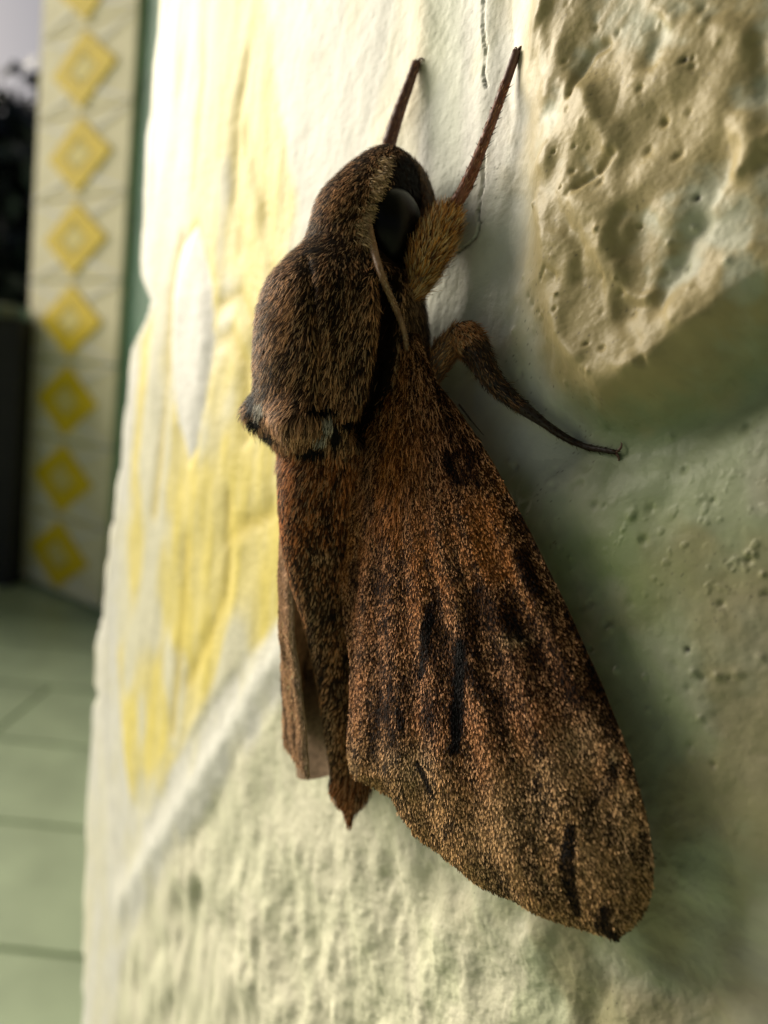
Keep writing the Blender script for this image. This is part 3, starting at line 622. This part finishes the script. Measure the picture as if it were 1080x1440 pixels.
def wing_scales(wing, fn, n, L, W, keepf=None, name='scales', lift=.10, bright=1.0):
    t = rng.random(n*2); s = rng.random(n*2); px, py = wing_row(t, s); xl = np.interp(py, LEFTE[:, 0], LEFTE[:, 1]); xr = np.interp(py, RIGHTE[:, 0], RIGHTE[:, 1])
    k = rng.random(n*2) < (xr-xl)/330
    if keepf is not None: k &= keepf(px, py)
    px, py = px[k], py[k]; n = len(px)
    a = fn(px, py, .02); e = 3.0; dx = fn(px+e, py, .02)-fn(px-e, py, .02); dy = fn(px, py+e, .02)-fn(px, py-e, .02)
    nn_ = norm(np.cross(dx, dy)); tgt = np.sum(nn_*WNn, -1, keepdims=True); nn_ = np.where(tgt < 0, -nn_, nn_)
    # scales point away from the wing root
    rx, ry = px-545, py-380; l = np.hypot(rx, ry); d = dx*(rx/l)[:, None] + dy*(ry/l)[:, None]; d = norm(d) + rng.normal(size=(n, 3))*.20
    wc = wing_col(px, py, n); lum = wc.max(-1); hi = rng.random(n) < .32; tanc = np.array([.86, .56, .34])
    ct = wc*rng.lognormal(-1.65, .6, n)[:, None]
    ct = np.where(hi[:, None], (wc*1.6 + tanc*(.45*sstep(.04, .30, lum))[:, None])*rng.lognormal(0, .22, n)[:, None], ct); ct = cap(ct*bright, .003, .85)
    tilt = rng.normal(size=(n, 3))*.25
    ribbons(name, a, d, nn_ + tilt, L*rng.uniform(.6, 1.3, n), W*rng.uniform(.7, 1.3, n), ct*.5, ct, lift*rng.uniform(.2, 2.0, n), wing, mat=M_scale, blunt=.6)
rw = make_wing('forewing', wing_pt, False, label='brown forewing with black dashes and pale outer band')
wing_scales(rw, wing_pt, 125000, .34, .10)
wing_scales(rw, wing_pt, 26000, 1.15, .065, keepf=lambda x, y: (y < 620+130*(1-sstep(0, 90, np.abs(x-560))) + rng.normal(size=len(y))*25), name='fur', lift=.22)
# the far forewing, folded steeply down beyond the abdomen: only its inner strip shows
FIN = np.array([(600,452,30),(650,436,30),(700,424,30),(760,414,25),(820,408,20),(880,408,20),(925,413,24),(960,419,29),(1000,423,34),(1050,428,39),(1094,431,43)], float)
def far_pt(t, w, off=0.0):
    py = 600 + t*(1094-600); ip = np.interp(py, FIN[:, 0], FIN[:, 1]) + 3*(fbm(py/18, py*0+1, 3, 50)-.5)*sstep(800, 850, py)
    q = PMID(ip, py, -1.6); strip = np.interp(py, FIN[:, 0], FIN[:, 2])*95/FPX/.38
    wide = np.interp(t, [0, .3, 1], [7, 15, 22]); W_ = w*wide
    k = np.linspace(0, 1, 14)[:, None]; ww = W_[None]*k; g = R(4) + R(52)*sstep(.55, 1.25, ww/strip[None])
    st_ = (W_/13)[None]; x = -((np.cos(g[1:])+np.cos(g[:-1]))/2*st_).sum(0); z = -((np.sin(g[1:])+np.sin(g[:-1]))/2*st_).sum(0)
    z = z + .06*np.sin(W_*2.2) - .25*np.exp(-(W_/.35)**2)
    o = q + np.stack([x - off*.2, -.12*W_*t + .25*W_*t*t, z + off], -1); o[..., 2] = np.maximum(o[..., 2], 1.5+off); return o
nt_, ns_ = 120, 50; T, S_ = np.meshgrid(np.linspace(0, 1, nt_), np.linspace(0, 1, ns_), indexing='ij'); N = nt_*ns_
top = far_pt(T.ravel(), S_.ravel()); bot = far_pt(T.ravel(), S_.ravel(), -.22); q = grid_faces(nt_, ns_)
ring = np.concatenate([np.arange(ns_), np.arange(1, nt_)*ns_ + ns_-1, (nt_-1)*ns_ + np.arange(ns_-2, -1, -1), np.arange(nt_-2, 0, -1)*ns_]); r2_ = np.roll(ring, -1)
def far_col(t, w, n):
    c = np.tile(np.array([.46, .26, .14]), (n, 1)); c = c*(.6+.8*fbm(w*14, t*30, 3, 51))[:, None]
    c = c*(1-.7*sstep(.55, .7, fbm(w*20, t*9, 3, 52))*sstep(.5, .7, t))[:, None]; c = c + (np.array([.40,.28,.18])-c)*(.7*np.exp(-(w/.03)**2))[:, None]
    return c
cols = np.concatenate([far_col(T.ravel(), S_.ravel(), N)]*2)
lw = part('forewing', np.concatenate([top, bot]), np.concatenate([q, q[:, ::-1]+N, np.stack([ring, ring+N, r2_+N, r2_], -1)[:, ::-1]]), colors=cols, mat=M_skin, label='narrow sliver of the far forewing')
n = 22000; t = rng.random(n); w = rng.random(n)**1.3; a = far_pt(t, w, .03); dt = far_pt(t+.004, w, .03)-a; dw = far_pt(t, w+.004, .03)-a; nn_ = norm(np.cross(dw, dt)); nn_ = np.where(nn_[:, 2:3] < 0, -nn_, nn_)
ct = np.clip(far_col(t, w, n)*rng.lognormal(-.1, .4, n)[:, None], .01, .8)
ribbons('scales', a, norm(dt)+rng.normal(size=(n, 3))*.15, nn_+rng.normal(size=(n, 3))*.15, .40*rng.uniform(.7, 1.2, n), .12, ct*.6, ct, .08, lw, mat=M_scale, blunt=.6)
# far hindwing, a dull sheet between the far forewing and the abdomen
T, S_ = np.meshgrid(np.linspace(0, 1, 40), np.linspace(0, 1, 24), indexing='ij'); T = T.ravel(); S_ = S_.ravel()
hy = 940 + T*152; hl = np.interp(hy, FIN[:, 0], FIN[:, 1])-14; hr = np.interp(hy, BROWS[:, 0], BROWS[:, 1])+26; hp = P(hl+S_*(hr-hl), hy + 4*np.sin(S_*6), 5.6) + np.stack([S_*0, S_*0, .5*np.sin(S_*9)], -1)
part('hindwing', np.concatenate([hp, hp-np.array([0, 0, .15])]), np.concatenate([grid_faces(40, 24)[:, ::-1], grid_faces(40, 24)+960]), colors=np.tile(np.array([.22, .15, .10]), (1920, 1)), mat=M_skin)

# ------------------------------------------------------------------ background: floor, tiled pillar, parapet, tree
def ground_hit(px, py, z=0.0):
    d = Fw + (px-540)/FPX*RT + (720-py)/FPX*UP; t = (z-C[2])/d[2]; return C + d*t
floor = boxmesh('floor', (-12, -4, -.06), (12, 14, -.006), mat_flat('floor_grout', (.35, .42, .28), .8, var=(30, .2)), None); floor['kind'] = 'structure'
M_tile = [mat_flat('floor_tile_%d' % k, tuple(np.array([.40, .48, .32])*(1+.06*k)), .35, .5, var=(14, .14), bump=(60, .1, .002)) for k in (-1, 0, 1)]
ts = .20; tl = None; g1 = ground_hit(60, 1160); 
for j in range(-3, 10):
    for i in range(-4, 3):
        x = i*.8 - .1 + .4*(j % 2); y = g1[1] + j*ts; k = (i*7+j*3) % 3
        if tl is None: tl = {}
        if k not in tl:
            o = boxmesh('tile', (.003, .003, -.012), (.8-.003, ts-.003, 0), M_tile[k], parent=floor); tl[k] = o
        else:
            o = tl[k].copy(); col.objects.link(o)
        o.location = (x, y, 0)
shade_roof = boxmesh('unseen_shade_roof', (-2.0, -5, 2.35), (6, 2.1, 2.45), mat_flat('shade_roof_paint', (.22, .22, .18), .8, var=(5, .1)), None); shade_roof['kind'] = 'structure'  # unseen slab overhead, added and sized to hold back sky light
pb = ground_hit(94, 838)
PR = Matrix.Translation(Vector((pb[0]-.012, pb[1], 0))) @ Matrix.Rotation(R(-38), 4, 'Z')
pil = empty('pillar', PR, 'green pillar faced with a column of yellow diamond tiles', 'pillar')
M_green = mat_flat('green_paint', (.16, .36, .23), .5, var=(9, .2)); M_tw = mat_flat('cream_tile', (.84, .78, .52), .6, .12, var=(25, .08)); M_ty = mat_flat('yellow_glaze', (.84, .62, .02), .6, .12, var=(40, .15)); M_tp = mat_flat('pale_yellow_glaze', (.84, .72, .24), .6, .12)
pw = .188; shaft = boxmesh('shaft', (-pw, 0, 0), (pw+.17, .40, 2.34), M_green, parent=pil, bev=.008)
def diamond(name, w, hgt, y0, y1, mat, parent, inner=None):
    o_ = np.array([[0, -hgt], [w, 0], [0, hgt], [-w, 0]])
    if inner is None:
        v = [(a, y0, b) for a, b in o_] + [(a, y1, b) for a, b in o_]; q = [[0,1,2,3]] + [[i, i+4, (i+1)%4+4, (i+1)%4] for i in range(4)]
    else:
        i_ = o_*inner; v = [(a, y0, b) for a, b in o_] + [(a, y0, b) for a, b in i_] + [(a, y1, b) for a, b in o_]
        q = [[i, (i+1)%4, (i+1)%4+4, i+4] for i in range(4)] + [[i, i+8, (i+1)%4+8, (i+1)%4] for i in range(4)]
    return mesh_np(name, np.array(v), np.array(q).ravel(), np.full(len(q), 4), smooth=False, mat=mat, parent=parent, frame=False)
th_ = .17; first = None
for k in range(13):
    z = .010 + k*th_
    if first is None:
        t_ = boxmesh('tile', (-pw+.01, -.012, .002), (pw-.012, .002, th_-.002), M_tw, parent=pil)
        a = diamond('diamond', .120, .076, -.016, -.010, M_ty, t_, inner=.42); b = diamond('diamond_centre', .045, .027, -.0155, -.010, M_tp, t_)
        for o in (a, b): o.location = (0, 0, th_/2)
        lt = []
        for sx_ in (-1, 1):
            for sz_ in (-1, 1):
                a0 = np.array([sx_*(pw-.012), sz_*(th_/2-.002)]); a1 = np.array([sx_*.055, sz_*(th_/2-.004)*.60]); dv = norm(a1-a0); pv = np.array([-dv[1], dv[0]])*.006
                lt += [(a0+pv), (a0-pv), (a1-pv), (a1+pv)]
        lt = np.array(lt); lt[:, 0] = np.clip(lt[:, 0], -pw+.011, pw-.013); lt[:, 1] = np.clip(lt[:, 1], -th_/2+.003, th_/2-.003)
        g_ = mesh_np('lattice_line', np.stack([lt[:, 0], np.full(16, -.0145), lt[:, 1]], -1), np.arange(16), np.full(4, 4), smooth=False, mat=mat_flat('lattice_glaze', (.86, .84, .74), .6, .12), parent=t_, frame=False); g_.location = (0, 0, th_/2)
        first = (t_, a, b, g_)
    else:
        t_ = first[0].copy(); col.objects.link(t_)
        for s_ in first[1:]: c_ = s_.copy(); col.objects.link(c_); c_.parent = t_
    t_.location = (0, 0, z)
# low dark parapet running off to the left of the pillar
M_par = mat_flat('dark_boards', (.016, .014, .014), .7, var=(12, .4))
hz = .63
par = empty('parapet', Matrix.Translation(Vector((pb[0]-.17, pb[1]+.02, 0))), 'low dark boarded parapet with a green grey rail beside the tiled pillar', 'parapet')
boxmesh('panel', (-1.6, 0, 0), (.03, .10, hz-.03), M_par, parent=par); boxmesh('rail', (-1.6, -.02, hz-.03), (-.006, .12, hz), mat_flat('rail_paint', (.10, .13, .11), .6), parent=par, bev=.004)
# dark tree beyond it
tx_, ty_ = pb[0]-1.15, pb[1]+2.3
tree = empty('tree', Matrix.Translation(Vector((tx_, ty_, 0))), 'dark leafy tree beyond the parapet against the white sky', 'tree')
c_, r_ = np.array([[0,0,0],[.03,0,.5],[-.02,.02,1.1],[0,0,1.7]]), np.array([.07,.06,.05,.02])
cc, rr_ = curve(c_*1000, r_*1000, 6); v_, q_, *_ = tube_geo(cc, rr_, 10); mesh_np('trunk', v_*.001, q_.ravel(), np.full(len(q_), 4), mat=mat_flat('bark', (.03,.022,.018), .9, var=(30,.3)), parent=tree, frame=False)
nl = 22000; cl = rng.normal(size=(60, 3))*np.array([.55, .4, .42]) + np.array([0, 0, 1.0]); cen = cl[rng.integers(0, 60, nl)] + rng.normal(size=(nl, 3))*.13; cen[:, 2] = np.abs(cen[:, 2]-.15)+.15
cen = cen[cen[:, 2] < 1.72 + .10*np.sin(cen[:, 0]*4)]; nl = len(cen); d = norm(rng.normal(size=(nl, 3))); s = norm(np.cross(d, rng.normal(size=(nl, 3))))
v_ = np.stack([cen, cen+d*.06+s*.035, cen+d*.12, cen+d*.06-s*.035], 1).reshape(-1, 3); q_ = np.arange(nl*4).reshape(-1, 4)
lf = mesh_np('crown', v_, q_.ravel(), np.full(nl, 4), mat=mat_flat('leaf', (.028, .030, .030), .6, var=(6, .5)), parent=tree, smooth=False, frame=False); lf['kind'] = 'stuff'
